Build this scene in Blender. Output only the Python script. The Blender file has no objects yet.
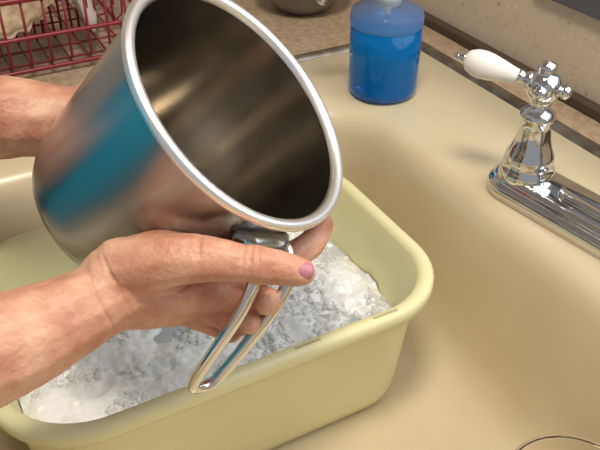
import bpy, bmesh, math, random
from mathutils import Vector, Matrix, noise
random.seed(4)
S = bpy.context.scene
S.view_settings.view_transform = 'Standard'

# ---------------------------------------------------------------- materials
def mat(name, col, rough=.5, metal=0, **kw):
    m = bpy.data.materials.new(name); m.use_nodes = True
    nt = m.node_tree; b = nt.nodes['Principled BSDF']
    b.inputs['Base Color'].default_value = (*col, 1)
    b.inputs['Roughness'].default_value = rough
    b.inputs['Metallic'].default_value = metal
    for k, v in kw.items():
        b.inputs[k.replace('_', ' ')].default_value = v
    return m

def add_noise(m, c1, c2, scale=20, detail=4, lo=.35, hi=.65, bump=0, bscale=None, bdist=.001, rr=None):
    nt = m.node_tree; b = nt.nodes['Principled BSDF']
    tc = nt.nodes.new('ShaderNodeTexCoord')
    n = nt.nodes.new('ShaderNodeTexNoise'); n.inputs['Scale'].default_value = scale; n.inputs['Detail'].default_value = detail
    nt.links.new(tc.outputs['Object'], n.inputs['Vector'])
    r = nt.nodes.new('ShaderNodeValToRGB')
    r.color_ramp.elements[0].position = lo; r.color_ramp.elements[1].position = hi
    r.color_ramp.elements[0].color = (*c1, 1); r.color_ramp.elements[1].color = (*c2, 1)
    nt.links.new(n.outputs['Fac'], r.inputs['Fac']); nt.links.new(r.outputs['Color'], b.inputs['Base Color'])
    if rr:
        mr = nt.nodes.new('ShaderNodeMapRange'); mr.inputs['To Min'].default_value = rr[0]; mr.inputs['To Max'].default_value = rr[1]
        nt.links.new(n.outputs['Fac'], mr.inputs['Value']); nt.links.new(mr.outputs['Result'], b.inputs['Roughness'])
    if bump:
        n2 = nt.nodes.new('ShaderNodeTexNoise'); n2.inputs['Scale'].default_value = bscale or scale; n2.inputs['Detail'].default_value = 5
        nt.links.new(tc.outputs['Object'], n2.inputs['Vector'])
        bp = nt.nodes.new('ShaderNodeBump'); bp.inputs['Strength'].default_value = bump; bp.inputs['Distance'].default_value = bdist
        nt.links.new(n2.outputs['Fac'], bp.inputs['Height']); nt.links.new(bp.outputs['Normal'], b.inputs['Normal'])
    return m
def radial(m, an, rot=0):
    nt = m.node_tree; b = nt.nodes['Principled BSDF']
    t = nt.nodes.new('ShaderNodeTangent'); t.direction_type = 'RADIAL'; t.axis = 'Z'
    nt.links.new(t.outputs[0], b.inputs['Tangent']); b.inputs['Anisotropic'].default_value = an; b.inputs['Anisotropic Rotation'].default_value = rot
    return m

M_sink = add_noise(mat('sink_enamel', (.7, .6, .38), .28, Coat_Weight=.3, Coat_Roughness=.2), (.61, .505, .325), (.68, .58, .40), 6, 3, rr=(.26, .38))
M_tub = add_noise(mat('tub_plastic', (.8, .76, .42), .38), (.75, .695, .39), (.80, .755, .45), 10, 3)
M_steel = radial(mat('brushed_steel', (.40, .41, .41), .24, 1), .55, .25)
M_inner = radial(add_noise(mat('steel_interior', (.32, .27, .2), .3, 1), (.36, .32, .26), (.47, .43, .365), 30, 5, rr=(.17, .24)), .8, .25)
M_rim = mat('polished_rim', (.97, .96, .94), .36, 1)
M_chrome = mat('chrome', (.70, .70, .71), .07, 1)
M_strip = add_noise(mat('sink_frame_metal', (.3, .27, .24), .35, .9), (.20, .17, .14), (.38, .34, .30), 40, 4)
M_porc = mat('porcelain', (.85, .82, .77), .15)
M_caulk = mat('caulk', (.07, .045, .03), .6)
M_skin = add_noise(mat('skin', (.7, .4, .28), .42, Subsurface_Weight=.10, Subsurface_Scale=.006), (.50, .19, .115), (.72, .41, .275), 40, 8, .32, .66, bump=.8, bscale=300, bdist=.0010)
M_skin.node_tree.nodes['Principled BSDF'].inputs['Subsurface Radius'].default_value = (1, .35, .2)
M_nail = mat('nail', (.52, .20, .25), .25)
M_foam = add_noise(mat('suds', (.9, .92, .95), .3, Coat_Weight=.4, Coat_Roughness=.12), (.74, .77, .80), (.92, .94, .96), 40, 8, .36, .52, bump=.5, bscale=240, bdist=.002)
M_water = add_noise(mat('soapy_water', (.5, .55, .58), .08), (.42, .46, .48), (.60, .64, .66), 25, 5)
M_bub = mat('bubble_film', (.98, .99, 1), .06, Transmission_Weight=.4, IOR=1.2)
M_blue = mat('blue_soap', (.0, .22, .66), .06, Transmission_Weight=.6, IOR=1.33)
M_clear = mat('clear_plastic', (.8, .92, 1), .08, Transmission_Weight=.92, IOR=1.2)
M_white = mat('white_plastic', (.75, .75, .75), .35)
M_red = mat('red_wire', (.22, .012, .02), .35)
M_tan = add_noise(mat('tan_ceramic', (.55, .4, .26), .6), (.36, .24, .14), (.56, .43, .29), 60)
M_shirt = add_noise(mat('teal_cloth', (.03, .32, .42), .85), (.004, .34, .54), (.012, .42, .64), 50)
M_counter = add_noise(mat('counter_laminate', (.42, .31, .2), .4), (.34, .24, .15), (.46, .35, .235), 120, 6)
M_glass = mat('glass', (.95, .93, .88), .03, Transmission_Weight=1.0, IOR=1.45)
M_brown = mat('amber_rim', (.42, .30, .17), .25)
M_grey = mat('grey_metal', (.25, .25, .22), .35, .8)
M_paint = mat('ceiling_paint', (.7, .66, .6), .8)
M_floor = add_noise(mat('floor_vinyl', (.3, .22, .15), .5), (.22, .16, .11), (.36, .27, .19), 8)
M_frame = mat('window_frame', (.10, .10, .11), .4)
M_slot = mat('slot_shadow', (.42, .38, .20), .6)
M_wall = mat('speckled_backsplash', (.6, .52, .42), .45)
nt = M_wall.node_tree; b = nt.nodes['Principled BSDF']
tc = nt.nodes.new('ShaderNodeTexCoord'); vo = nt.nodes.new('ShaderNodeTexNoise'); vo.inputs['Scale'].default_value = 150; vo.inputs['Detail'].default_value = 2
nt.links.new(tc.outputs['Object'], vo.inputs['Vector'])
r = nt.nodes.new('ShaderNodeValToRGB'); e = r.color_ramp.elements
e[0].position = .27; e[0].color = (.42, .30, .19, 1); e[1].position = .34; e[1].color = (.62, .51, .385, 1)
x = e.new(.66); x.color = (.64, .53, .405, 1); x = e.new(.73); x.color = (.72, .63, .51, 1)
nt.links.new(vo.outputs['Fac'], r.inputs['Fac']); nt.links.new(r.outputs['Color'], b.inputs['Base Color'])

# ---------------------------------------------------------------- helpers
def empty(name, loc=(0, 0, 0)):
    o = bpy.data.objects.new(name, None); S.collection.objects.link(o); o.empty_display_size = .02; return o
def obj(name, verts, faces, m, parent=None, smooth=True, mw=None):
    me = bpy.data.meshes.new(name); me.from_pydata([tuple(v) for v in verts], [], faces); me.update()
    bm = bmesh.new(); bm.from_mesh(me); bmesh.ops.recalc_face_normals(bm, faces=bm.faces); bm.to_mesh(me); bm.free()
    o = bpy.data.objects.new(name, me); S.collection.objects.link(o); me.materials.append(m)
    if smooth:
        for p in me.polygons: p.use_smooth = True
    if parent: o.parent = parent
    if mw: o.matrix_world = mw
    return o
def loft(rings, closed=True, cap0=False, cap1=False):
    n = len(rings[0]); V = [v for r in rings for v in r]; F = []
    for i in range(len(rings) - 1):
        for j in range(n if closed else n - 1):
            k = (j + 1) % n
            F.append((i*n + j, i*n + k, (i+1)*n + k, (i+1)*n + j))
    if cap0: F.append(tuple(range(n)))
    if cap1: F.append(tuple((len(rings)-1)*n + j for j in range(n)))
    return V, F
def merge(parts):
    V, F = [], []
    for v, f in parts:
        o = len(V); V += list(v); F += [tuple(i + o for i in q) for q in f]
    return V, F
def basis(ax):
    ax = Vector(ax).normalized(); t = Vector((0, 0, 1)) if abs(ax.z) < .9 else Vector((1, 0, 0))
    x = ax.cross(t).normalized(); y = ax.cross(x).normalized(); return x, y, ax
def lathe(prof, org, ax, n=48, sx=1, sy=1):
    x, y, a = basis(ax); org = Vector(org); rings = []
    for r_, h in prof:
        r_ = max(r_, 1e-5)
        rings.append([org + a*h + x*(r_*sx*math.cos(2*math.pi*j/n)) + y*(r_*sy*math.sin(2*math.pi*j/n)) for j in range(n)])
    return loft(rings)
def tube(pts, rad, n=10, closed=False):
    pts = [Vector(p) for p in pts]; m = len(pts); rings = []; px = None
    for i, p in enumerate(pts):
        if closed: d = pts[(i+1) % m] - pts[i-1]
        else: d = pts[min(i+1, m-1)] - pts[max(i-1, 0)]
        d.normalize()
        if px is None: px = basis(d)[0]
        px = (px - d*px.dot(d)).normalized(); py = d.cross(px)
        rr = rad[i] if isinstance(rad, (list, tuple)) else rad
        rings.append([p + px*rr*math.cos(2*math.pi*j/n) + py*rr*math.sin(2*math.pi*j/n) for j in range(n)])
    if closed: rings.append(rings[0]); return loft(rings)
    return loft(rings, cap0=True, cap1=True)
def cat(pts, k=8):
    P = [Vector(p) for p in pts]; P = [P[0]*2 - P[1]] + P + [P[-1]*2 - P[-2]]; out = []
    for i in range(1, len(P)-2):
        for s in range(k):
            t = s/k; a, b_, c, d = P[i-1:i+3]
            out.append(.5*((2*b_) + (c-a)*t + (2*a-5*b_+4*c-d)*t*t + (-a+3*b_-3*c+d)*t**3))
    out.append(P[-2]); return out
def rrect(x0, x1, y0, y1, r, z, k=10):
    out = []
    for cx, cy, a0 in ((x1-r, y1-r, 0), (x0+r, y1-r, 90), (x0+r, y0+r, 180), (x1-r, y0+r, 270)):
        for i in range(k+1):
            a = math.radians(a0 + 90*i/k); out.append(Vector((cx + r*math.cos(a), cy + r*math.sin(a), z)))
    return out
def box(x0, x1, y0, y1, z0, z1):
    V = [(x, y, z) for x in (x0, x1) for y in (y0, y1) for z in (z0, z1)]
    return V, [(0, 1, 3, 2), (4, 6, 7, 5), (0, 4, 5, 1), (2, 3, 7, 6), (0, 2, 6, 4), (1, 5, 7, 3)]
def boxobj(name, b_, m, parent=None, bev=0):
    o = obj(name, *b_, m, parent, smooth=False)
    if bev: q = o.modifiers.new('b', 'BEVEL'); q.width = bev; q.segments = 3
    return o

# ---------------------------------------------------------------- room
boxobj('floor', box(-1.9, 1.3, -1.6, .70, -.95, -.9), M_floor)
boxobj('ceiling', box(-1.9, 1.3, -1.6, .70, 1.5, 1.55), M_paint)
boxobj('wall_left', box(-1.9, -1.8, -1.6, .70, -.9, 1.5), M_paint)
WX0, WX1, WZ0, WZ1 = -.60, .45, .105, 1.0
boxobj('wall_back', merge([box(-1.8, WX0, .63, .70, -.9, 1.5), box(WX1, 1.3, .63, .70, -.9, 1.5),
    box(WX0, WX1, .63, .70, -.9, WZ0), box(WX0, WX1, .63, .70, WZ1, 1.5)]), M_wall)
win = empty('window_1')
boxobj('frame', merge([box(WX0-.012, WX0+.02, .622, .69, WZ0-.008, WZ1+.01), box(WX1-.02, WX1+.01, .622, .69, WZ0-.008, WZ1+.01),
    box(WX0, WX1, .622, .69, WZ0-.008, WZ0+.014), box(WX0, WX1, .622, .69, WZ1-.02, WZ1+.01), box(-.085, -.065, .64, .67, WZ0, WZ1)]), M_frame, win)

# ---------------------------------------------------------------- counter, sink
SX0, SX1, SY0, SY1 = -.77, .09, -.115, .565
ct = empty('countertop')
boxobj('slab', merge([box(-1.79, SX0-.006, -.17, .625, -.04, -.002), box(SX1+.006, 1.2, -.17, .625, -.04, -.002),
    box(SX0-.006, SX1+.006, SY1+.006, .625, -.04, -.002), box(SX0-.006, SX1+.006, -.17, SY0-.006, -.04, -.002)]), M_counter, ct)
boxobj('caulk_line', box(-1.79, 1.2, .615, .629, -.002, .010), M_caulk, ct, .002)
boxobj('base_cabinet', merge([box(-1.79, 1.2, -.15, -.13, -.9, -.041), box(-1.79, -.85, -.13, .62, -.9, -.041)]), M_paint)
R = [rrect(SX0-.009, SX1+.009, SY0-.009, SY1+.009, .03, -.002), rrect(SX0-.008, SX1+.008, SY0-.008, SY1+.008, .03, .003),
     rrect(SX0-.003, SX1+.003, SY0-.003, SY1+.003, .028, .0045), rrect(SX0+.006, SX1-.006, SY0+.006, SY1-.006, .026, .004),
     rrect(SX0+.008, SX1-.008, SY0+.008, SY1-.008, .026, -.001)]
obj('trim_1', *loft(R), M_strip)
BX0, BX1, BY0, BY1 = -.665, -.02, -.065, .41
rings = [rrect(SX0, SX1, SY0, SY1, .028, -.004), rrect(SX0+.004, SX1-.004, SY0+.004, SY1-.004, .028, 0)]
def br(off, z, r_): rings.append(rrect(BX0+off, BX1-off, BY0+off*.7, BY1-off, r_, z, 10))
br(-.030, .0, .10); br(-.012, -.0012, .095); br(-.003, -.005, .09); br(.004, -.013, .088); br(.009, -.025, .086); br(.016, -.06, .083)
br(.025, -.11, .08); br(.031, -.135, .078); br(.040, -.152, .072); br(.053, -.162, .062); br(.07, -.1655, .05); br(.12, -.167, .05); br(.2, -.168, .03)
obj('kitchen_sink', *loft(rings, cap1=True), M_sink)

# ---------------------------------------------------------------- wash tub
tub = empty('dish_tub')
TX0, TX1, TY0, TY1, TZ = -.605, -.350, -.030, .345, -.028
rings = []
def tr(off, z, r_): rings.append(rrect(TX0+off, TX1-off, TY0+off, TY1-off, r_, z, 12))
tr(.030, -.164, .045); tr(.026, -.160, .05); tr(.0235, -.15, .052); tr(.013, TZ-.024, .062); tr(.0115, TZ-.014, .064); tr(.0015, TZ-.013, .07); tr(0, TZ-.010, .072)
tr(0, TZ-.003, .072); tr(.002, TZ, .07); tr(.006, TZ+.0012, .068); tr(.011, TZ, .064); tr(.0135, TZ-.004, .062); tr(.016, TZ-.03, .06)
tr(.0265, -.15, .05); tr(.03, -.1605, .045)
V, F = loft(rings, cap0=True, cap1=True)
obj('basin', V, F, M_tub, tub)
for i, (ya, yb) in enumerate(((.185, .208), (.255, .278))):
    boxobj('slot_%d' % (i+1), box(TX1-.0080, TX1-.0052, ya, yb, TZ-.004, TZ+.0015), M_slot, tub, .001)
ZF = -.096
obj('soapy_water', rrect(TX0+.0205, TX1-.0205, TY0+.0205, TY1-.0205, .056, ZF-.001, 12), [tuple(range(52))], M_water, tub)
nx, ny = 140, 200; V = []; F = []
sx0, sx1, sy0, sy1 = TX0+.021, TX1-.021, TY0+.021, TY1-.021
def fh(x_, y_):
    m_ = noise.fractal(Vector((x_*20, y_*20, 2)), 1, 2, 5)
    t = max(-1, min(1.6, (m_ + .42)*3))
    return t*.0045 + (noise.noise(Vector((x_*45, y_*45, 3)))*.0026 - abs(noise.noise(Vector((x_*110, y_*110, 3))))*.0020
            + noise.noise(Vector((x_*260, y_*260, 3)))*.0007) + .0008
def sq(u, v):
    return (sx0+sx1)/2 + u*math.sqrt(1-.30*v*v*abs(v))*(sx1-sx0)/2, (sy0+sy1)/2 + v*math.sqrt(1-.20*u*u*abs(u))*(sy1-sy0)/2
for i in range(nx):
    for j in range(ny):
        x_, y_ = sq(i/(nx-1)*2-1, j/(ny-1)*2-1)
        V.append((x_, y_, ZF + fh(x_, y_)))
for i in range(nx-1):
    for j in range(ny-1): F.append((i*ny+j, (i+1)*ny+j, (i+1)*ny+j+1, i*ny+j+1))
obj('soap_suds', V, F, M_foam, tub)
def ico(sub):
    bm = bmesh.new(); bmesh.ops.create_icosphere(bm, subdivisions=sub, radius=1); bm.verts.ensure_lookup_table()
    q = ([v.co.copy() for v in bm.verts], [tuple(v.index for v in f.verts) for f in bm.faces]); bm.free(); return q
ICO = ico(2)
parts = []
for k in range(5200):
    x_, y_ = sq(random.uniform(-.93, .93), random.uniform(-.95, .95))
    if noise.noise(Vector((x_*22, y_*22, 7))) < -.04: continue
    r_ = random.choice((.0007, .0009, .0011, .0014, .0018, .0024, .0032))
    z_ = max(ZF - .001, ZF + fh(x_, y_))
    parts.append(([v*r_ + Vector((x_, y_, z_ - r_*.1)) for v in ICO[0]], ICO[1]))
obj('bubbles', *merge(parts), M_bub, tub)

# ---------------------------------------------------------------- pitcher (own tilted frame)
O = Vector((-.3883, .1580, .1628)); U = Vector((.4695, .8829, 0)); Vv = Vector((-.5190, .2760, .8090)); N = Vector((-.7143, .3798, -.5878))
def L(u, v, w): return O + U*u + Vv*v + N*w
PO = L(.0085, .0070, .002)
A = (U*-.703 + Vv*-.44 + N*.559).normalized()      # rim -> base axis
Rd = (U*.311 + Vv*-.898 + N*-.311); Rd = (Rd - A*Rd.dot(A)).normalized()
T = A.cross(Rd).normalized()
pit = empty('steel_pitcher')
PM = Matrix.Translation(PO) @ Matrix((Rd, T, A)).transposed().to_4x4()
if Matrix((Rd, T, A)).determinant() < 0: PM = Matrix.Translation(PO) @ Matrix((Rd, -T, A)).transposed().to_4x4()
Zr = (Vector((0, 0, 0)), Vector((0, 0, 1)))
outer = [(0, .146), (.052, .146), (.060, .1445), (.0665, .140), (.0695, .132), (.0715, .118), (.0760, .08), (.0805, .04), (.0832, .012), (.0840, .003)]
obj('body', *lathe(outer, *Zr, 96), M_steel, pit, mw=PM)
inner = [(.0820, .001), (.0810, .012), (.0785, .04), (.0740, .08), (.0697, .118), (.0675, .131), (.064, .1385), (.058, .142), (.05, .143), (0, .143)]
obj('interior', *lathe(inner, *Zr, 96), M_inner, pit, mw=PM)
rim = [(.0840, .005), (.0870, .0045), (.0888, .0022), (.0886, -.0010), (.0862, -.0024), (.0832, -.0020), (.0812, 0), (.0806, .0035)]
obj('rim', *lathe(rim, *Zr, 96), M_rim, pit, mw=PM)
def PH(r_, a_, t_): return PO + Rd*r_ + A*a_ + T*t_
h1 = [(.081, .022, .015), (.092, .018, .0155), (.108, .022, .0155), (.122, .042, .0145), (.135, .073, .013), (.144, .097, .011)]
end = [(.1475, .106, .0078), (.148, .109, 0), (.1475, .106, -.0078)]
pts = h1 + end + [(a_, b_, -c) for a_, b_, c in reversed(h1)]
obj('handle', *tube([p for p in cat([PH(*q) for q in pts], 6)], .0041, 12), M_chrome, pit)
obj('handle_bracket', *tube([PH(.0815, .022, -.022), PH(.086, .022, -.012), PH(.0865, .022, 0), PH(.086, .022, .012), PH(.0815, .022, .022)], [.004, .0075, .008, .0075, .004], 10), M_steel, pit)

# ---------------------------------------------------------------- person (arms)
per = empty('person')
def organic(name, chains, creases, voxel=.0015, iters=7, parent=None, m=M_skin):
    parts = []
    for ch in chains:
        P = [L(*c[:3]) for c in ch]; Rr = [c[3] for c in ch]
        k = 10
        Q = cat(P, k); RR = [v.x for v in cat([(q, 0, 0) for q in Rr], k)]
        last = None
        for q, rr in zip(Q, RR):
            if last is not None and (q-last).length < rr*.12: continue
            last = q
            parts.append(([v*rr + q for v in ICO[0]], ICO[1]))
    V, F = merge(parts)
    o = obj(name, V, F, m, parent)
    q = o.modifiers.new('r', 'REMESH'); q.mode = 'VOXEL'; q.voxel_size = voxel; q.use_smooth_shade = True
    q = o.modifiers.new('s', 'SMOOTH'); q.factor = .5; q.iterations = iters
    dg = bpy.context.evaluated_depsgraph_get(); dg.update()
    me = bpy.data.meshes.new_from_object(o.evaluated_get(dg)); o.modifiers.clear(); o.data = me
    if not me.materials: me.materials.append(m)
    for p in me.polygons: p.use_smooth = True
    C = [(L(*c[0]), (L(*c[1]) - L(*c[0])).normalized(), c[2], c[3], c[4]) for c in creases]
    nor = [v.normal.copy() for v in me.vertices]
    for v, n_ in zip(me.vertices, nor):
        d = 0
        for c0, dr, rad, wd, dp in C:
            e_ = v.co - c0
            if e_.length > rad: continue
            s_ = e_.dot(dr) + noise.noise(v.co*150)*.0006; d += dp*math.exp(-(s_/wd)**2)*(1 - e_.length/rad)
        d += noise.noise(v.co*55)*.0008 + noise.noise(v.co*160)*.0003
        v.co = v.co - n_*d
    return o

RA = [
 [(-.33, -.205, -.17, .043), (-.25, -.172, -.14, .041), (-.176, -.152, -.10, .037), (-.119, -.1355, -.06, .0305), (-.088, -.121, -.042, .0250), (-.0645, -.109, -.03, .0215)],
 [(-.0660, -.101, -.032, .0205), (-.045, -.092, -.024, .0200), (-.020, -.089, -.014, .0165), (.000, -.096, -.006, .0125)],
 [(-.0660, -.106, -.028, .020), (-.040, -.107, -.018, .0185), (-.010, -.110, -.006, .0135)],
 [(-.0660, -.112, -.026, .019), (-.045, -.115, -.014, .017), (-.022, -.118, .000, .013)],
 [(-.0660, -.115, -.024, .017), (-.050, -.119, -.010, .0145), (-.035, -.121, .008, .0115)],
 # thumb
 [(-.060, -.094, -.034, .018), (-.035, -.090, -.042, .0165), (-.012, -.0880, -.046, .0138), (.010, -.0905, -.046, .0110), (.019, -.0915, -.045, .0117), (.034, -.0940, -.044, .0100), (.0440, -.0960, -.043, .0080)],
 # index
 [(-.004, -.096, -.006, .0118), (.012, -.098, .001, .0105), (.031, -.0935, .008, .0098), (.049, -.082, .018, .0092), (.0575, -.069, .030, .0080)],
 # middle
 [(-.010, -.110, -.006, .0125), (.003, -.1145, .006, .0102), (.014, -.117, .010, .0097), (.0235, -.117, .001, .0090), (.023, -.1165, -.010, .0080)],
 # ring
 [(-.022, -.118, .000, .012), (-.008, -.1255, .013, .0098), (.002, -.1315, .020, .0094), (.011, -.1315, .012, .0086), (.0115, -.1295, .000, .0076)],
 # pinky
 [(-.035, -.121, .008, .0105), (-.022, -.130, .024, .0088), (-.012, -.1370, .032, .0082), (-.003, -.1395, .027, .0076), (-.002, -.138, .015, .0068)],
]
cr = [((.012, -.084, -.054), (.022, -.085, -.054), .013, .0008, .0018), ((.016, -.085, -.054), (.026, -.086, -.054), .014, .0008, .0020), ((.0205, -.085, -.054), (.030, -.086, -.054), .012, .0007, .0016),
      ((-.060, -.10, -.052), (-.050, -.095, -.052), .028, .0010, .0018), ((-.066, -.115, -.050), (-.056, -.110, -.048), .026, .0010, .0018),
      ((-.010, -.106, -.040), (-.014, -.096, -.046), .035, .0016, .0034), ((-.03, -.112, -.034), (-.028, -.10, -.04), .025, .0012, .0018),
      ((-.012, -.079, -.056), (-.004, -.079, -.056), .014, .0009, .0014)]
organic('right_arm', RA, cr, voxel=.0012, iters=5, parent=per)
LA = [
 [(-.40, -.026, .06, .044), (-.30, -.002, .085, .041), (-.235, .010, .105, .037), (-.185, .014, .117, .033), (-.150, .013, .124, .0285), (-.120, .013, .132, .0245)],
 [(-.123, .020, .132, .019), (-.090, .028, .142, .015), (-.06, .036, .144, .012), (-.035, .041, .140, .0105), (-.015, .044, .134, .0098), (.005, .046, .124, .008)],
 [(-.123, .014, .134, .019), (-.085, .012, .148, .0155), (-.053, .014, .151, .012), (-.025, .016, .146, .0105), (-.003, .018, .139, .0098), (.019, .020, .130, .008)],
 [(-.123, .008, .134, .019), (-.085, -.004, .150, .015), (-.055, -.008, .155, .012), (-.029, -.008, .152, .0105), (-.008, -.008, .146, .0095), (.011, -.007, .138, .008)],
 [(-.123, .002, .134, .018), (-.090, -.020, .152, .0135), (-.065, -.029, .156, .011), (-.043, -.032, .155, .0095), (-.025, -.034, .152, .0085), (-.010, -.034, .147, .0075)],
 [(-.130, .020, .124, .017), (-.113, .034, .113, .0135), (-.099, .044, .100, .0115), (-.084, .050, .088, .0105), (-.072, .053, .078, .0085)],
]
organic('left_arm', LA, [], voxel=.0018, parent=per)
def nail(c, along, up, lw, ww):
    along = Vector(along).normalized(); up = Vector(up); up = (up - along*up.dot(along)).normalized(); sd = along.cross(up)
    c = L(*c); D = lambda q: U*q.x + Vv*q.y + N*q.z
    a_, u_, s_ = D(along), D(up), D(sd)
    V = []
    n1, n2 = 10, 10
    for i in range(n1):
        for j in range(n2):
            p = i/(n1-1)*2-1; q = j/(n2-1)*2-1
            pp = p*math.sqrt(1-q*q*.45); qq = q*math.sqrt(1-p*p*.3)
            V.append(c + a_*pp*lw + s_*qq*ww + u_*(-.0028*qq*qq - .0012*pp*pp*(pp > 0)))
    F = [(i*n2+j, (i+1)*n2+j, (i+1)*n2+j+1, i*n2+j+1) for i in range(n1-1) for j in range(n2-1)]
    o = obj('thumbnail', V, F, M_nail, per)
    q = o.modifiers.new('s', 'SOLIDIFY'); q.thickness = .0008; q.offset = 0
nail((.0440, -.0945, -.0513), (1, -.12, .14), (.16, .1, -1), .0066, .0048)
rg = []
for z_, a_, b_, yc in ((-.42, .23, .13, -.32), (-.25, .25, .125, -.32), (-.05, .26, .125, -.315), (.12, .26, .13, -.32), (.24, .255, .125, -.33), (.31, .22, .11, -.345), (.355, .14, .085, -.355), (.38, .08, .065, -.36)):
    rg.append([Vector((-.57 + a_*math.cos(t*math.pi/20), yc + b_*math.sin(t*math.pi/20), z_)) for t in range(40)])
obj('shirt', *loft(rg, cap0=True, cap1=True), M_shirt, per)

# ---------------------------------------------------------------- soap bottle
bt = empty('dish_soap_bottle'); BC = Vector((-.647, .450, .001))
obj('liquid', *lathe([(0, 0), (.033, 0), (.0373, .003), (.0386, .010), (.039, .05), (.039, .082), (0, .082)], BC, (0, 0, 1), 48), M_blue, bt)
obj('bottle', *lathe([(.0396, .080), (.0396, .090), (.038, .095), (.030, .099), (.018, .101), (.0145, .103), (.014, .109)], BC, (0, 0, 1), 48), M_clear, bt)
obj('collar', *lathe([(.0, .102), (.0135, .102), (.0138, .116), (.0125, .118), (.006, .119), (.006, .130), (0, .131)], BC, (0, 0, 1), 32), M_white, bt)
tp = BC + Vector((0, 0, .126))
obj('pump_nozzle', *tube(cat([tp + Vector(q) for q in ((.008, .014, 0.002), (0, 0, .003), (-.018, -.032, .0), (-.030, -.056, -.012), (-.034, -.064, -.024))], 5), .0055, 12), M_chrome, bt)
obj('dip_tube', *tube([BC + Vector((0, 0, .083)), BC + Vector((0, 0, .104))], .003, 8), M_white, bt)

# ---------------------------------------------------------------- faucet
fa = empty('kitchen_faucet'); FY = .452
def frr(x0, x1, hy, z_): return rrect(x0, x1, FY-hy, FY+hy, hy*.98, z_, 8)
fx0, fx1 = -.447, -.173
rg = [frr(fx0, fx1, .030, .0), frr(fx0, fx1, .030, .009), frr(fx0+.002, fx1-.002, .028, .012), frr(fx0+.004, fx1-.004, .026, .0125), frr(fx0+.005, fx1-.005, .025, .016), frr(fx0+.007, fx1-.007, .023, .019), frr(fx0+.011, fx1-.011, .019, .0205)]
obj('base_plate', *loft(rg, cap0=True, cap1=True), M_chrome, fa)
rg = [frr(-.375, -.245, .013, .020), frr(-.375, -.245, .013, .024), frr(-.372, -.248, .010, .0265)]
obj('base_ridge', *loft(rg, cap1=True), M_chrome, fa)
hubp = [(.0245, .014), (.025, .020), (.0236, .027), (.0210, .030), (.0220, .034), (.0210, .040), (.0175, .047), (.0150, .056), (.0132, .066), (.0125, .072), (.0150, .075), (.0152, .079), (.0118, .082), (.0088, .087), (.0086, .091), (.0112, .094), (.0140, .098), (.0150, .104), (.0138, .110), (.0100, .115), (.0070, .117), (.0078, .120), (.0058, .125), (0, .127)]
for nm, hx, ld in (('left', -.414, Vector((-.87, -.48, .16))), ('right', -.206, Vector((.7, -.7, .12)))):
    c = Vector((hx, FY, 0)); obj('valve_' + nm, *lathe(hubp, c, (0, 0, 1), 40), M_chrome, fa)
    ld.normalize(); k = c + Vector((0, 0, .105))
    obj('lever_stem_' + nm, *lathe([(.0, .008), (.0080, .010), (.0085, .014), (.006, .017), (.0065, .019), (.0075, .021), (.0065, .023), (0, .0235)], k, ld, 24), M_chrome, fa)
    obj('lever_porcelain_' + nm, *lathe([(0, .022), (.0062, .0222), (.0072, .028), (.0094, .037), (.0116, .047), (.0122, .054), (.0114, .061), (.0088, .067), (.005, .070), (0, .071)], k, ld, 28), M_porc, fa)
    obj('lever_tip_' + nm, *lathe([(0, .068), (.0050, .0685), (.0050, .0715), (.0030, .073), (.0040, .076), (.0028, .079), (0, .080)], k, ld, 20), M_chrome, fa)
    for i, d in enumerate((ld.cross(Vector((0, 0, 1))).normalized(), -ld.cross(Vector((0, 0, 1))).normalized(), -ld)):
        obj('lug_%s_%d' % (nm, i+1), *lathe([(0, .008), (.0055, .011), (.004, .014), (.0060, .017), (.0060, .020), (.003, .023), (0, .0235)], k, d, 20), M_chrome, fa)
c = Vector((-.31, FY, 0))
obj('spout_base', *lathe([(.022, .014), (.0225, .03), (.018, .038), (.0135, .05), (.0135, .07)], c + Vector((.02, 0, 0)), (0, 0, 1), 32), M_chrome, fa)
obj('spout', *tube(cat([(-.29, FY, .06), (-.29, FY, .11), (-.26, FY-.01, .15), (-.19, FY-.05, .165), (-.12, FY-.09, .15), (-.10, FY-.102, .12)], 8), .0105, 16), M_chrome, fa)
pv = Vector((-.414, FY, 0))
fa.matrix_world = Matrix.Translation(pv) @ Matrix.Rotation(math.radians(8), 4, 'Z') @ Matrix.Translation(-pv)

# ---------------------------------------------------------------- dish rack
rk = empty('dish_rack'); parts = []
RX0, RX1, RY0, RY1 = -1.17, -.862, -.13, .255
for z_, o_ in ((.008, .012), (.095, 0), (.05, .004)):
    parts.append(tube(rrect(RX0+o_, RX1-o_, RY0+o_, RY1-o_, .03, z_, 6), .0028 if z_ < .09 else .0036, 8, True))
n = 15
for i in range(n):
    y_ = RY0+.03 + (RY1-RY0-.06)*i/(n-1)
    parts.append(tube([(RX1, y_, .095), (RX1-.006, y_, .02), (RX1-.02, y_, .008), (RX0+.02, y_, .008), (RX0+.006, y_, .02), (RX0, y_, .095)], .0016, 6))
    parts.append(tube(cat([(RX1-.10, y_, .008), (RX1-.102, y_, .06), (RX1-.108, y_+.006, .068), (RX1-.114, y_+.012, .06), (RX1-.116, y_+.012, .008)], 4), .0016, 6))
for i in range(7):
    x_ = RX0+.03 + (RX1-RX0-.06)*i/6
    parts.append(tube([(x_, RY1, .095), (x_, RY1-.006, .02), (x_, RY1-.02, .008), (x_, RY0+.02, .008), (x_, RY0+.006, .02), (x_, RY0, .095)], .0016, 6))
obj('wires', *merge(parts), M_red, rk)
pprof = [(0, 0), (.05, .001), (.058, .004), (.078, .012), (.082, .015), (.078, .0155), (.058, .008), (.05, .005), (0, .004)]
obj('white_plate', *lathe(pprof, (-.955, .183, .096), (.30, .93, .12), 48), M_porc)
bc, ba = (-.955, .095, .096), (.80, -.25, .50)
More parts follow.
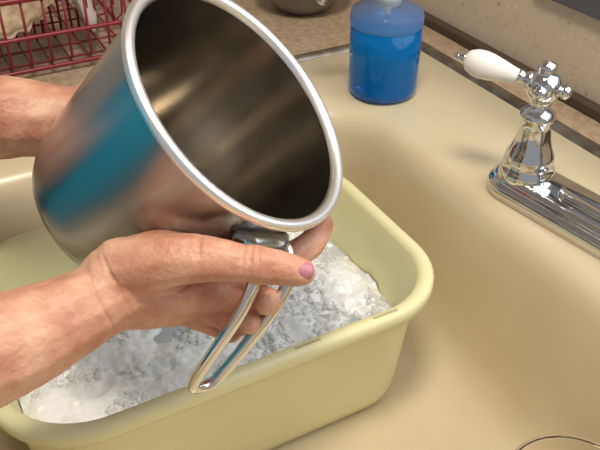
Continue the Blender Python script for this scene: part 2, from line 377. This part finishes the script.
V, F = lathe([(.02, 0), (.045, .006), (.072, .024), (.080, .040), (.082, .043), (.078, .041), (.070, .027), (.043, .010), (.0, .005)], bc, ba, 96)
x_, y_, a_ = basis(ba); c0 = Vector(bc); VV = []
for i, v in enumerate(V):
    ang = (i % 96)*2*math.pi/96; e_ = v - c0; ax = a_*e_.dot(a_); rd = e_ - ax
    VV.append(c0 + ax*(1+.05*math.cos(24*ang)) + rd*(1 + .045*math.cos(24*ang)))
obj('ribbed_bowl', VV, F, M_tan)
obj('steel_bowl', *lathe([(0, 0), (.03, 0), (.042, .006), (.055, .022), (.064, .045), (.068, .047), (.066, .044), (.056, .025), (.04, .009), (0, .006)], (-.93, .50, -.001), (0, 0, 1), 48), M_grey)
gb = empty('glass_bowl'); gc = (-.190, .326, -.165)
obj('bowl', *lathe([(0, 0), (.018, 0), (.022, .003), (.040, .034), (.051, .071), (.0523, .073), (.0508, .074), (.0492, .071), (.038, .036), (.020, .006), (0, .005)], gc, (0, 0, 1), 64), M_glass, gb)
obj('bowl_rim', *lathe([(.0508, .0738), (.0520, .0732), (.0526, .0742), (.0518, .0752), (.0508, .0748), (.0508, .0738)], gc, (0, 0, 1), 64), M_brown, gb)

# ---------------------------------------------------------------- light
def area(name, loc, tgt, sx, sy, en, col):
    l = bpy.data.lights.new(name, 'AREA'); l.shape = 'RECTANGLE'; l.size = sx; l.size_y = sy; l.energy = en; l.color = col
    o = bpy.data.objects.new(name, l); S.collection.objects.link(o); o.location = loc
    o.rotation_euler = (Vector(tgt) - Vector(loc)).to_track_quat('-Z', 'Y').to_euler(); return o
area('ceiling_light', (-.15, .05, 1.4), (-.35, .2, 0), .30, .30, 15, (1, .90, .76))
area('window_daylight', (-.05, .60, .58), (-.35, -.2, -.1), .9, .75, 5, (.92, .96, 1))
w = bpy.data.worlds.new('w'); S.world = w; w.use_nodes = True
w.node_tree.nodes['Background'].inputs[0].default_value = (.92, .94, 1, 1); w.node_tree.nodes['Background'].inputs[1].default_value = .38

cam = bpy.data.cameras.new('cam'); co = bpy.data.objects.new('camera', cam); S.collection.objects.link(co); S.camera = co
cam.sensor_width = 36; cam.lens = 45; cam.clip_start = .01
co.location = (0, 0, .38); co.rotation_euler = (math.radians(90-36), 0, math.radians(62))
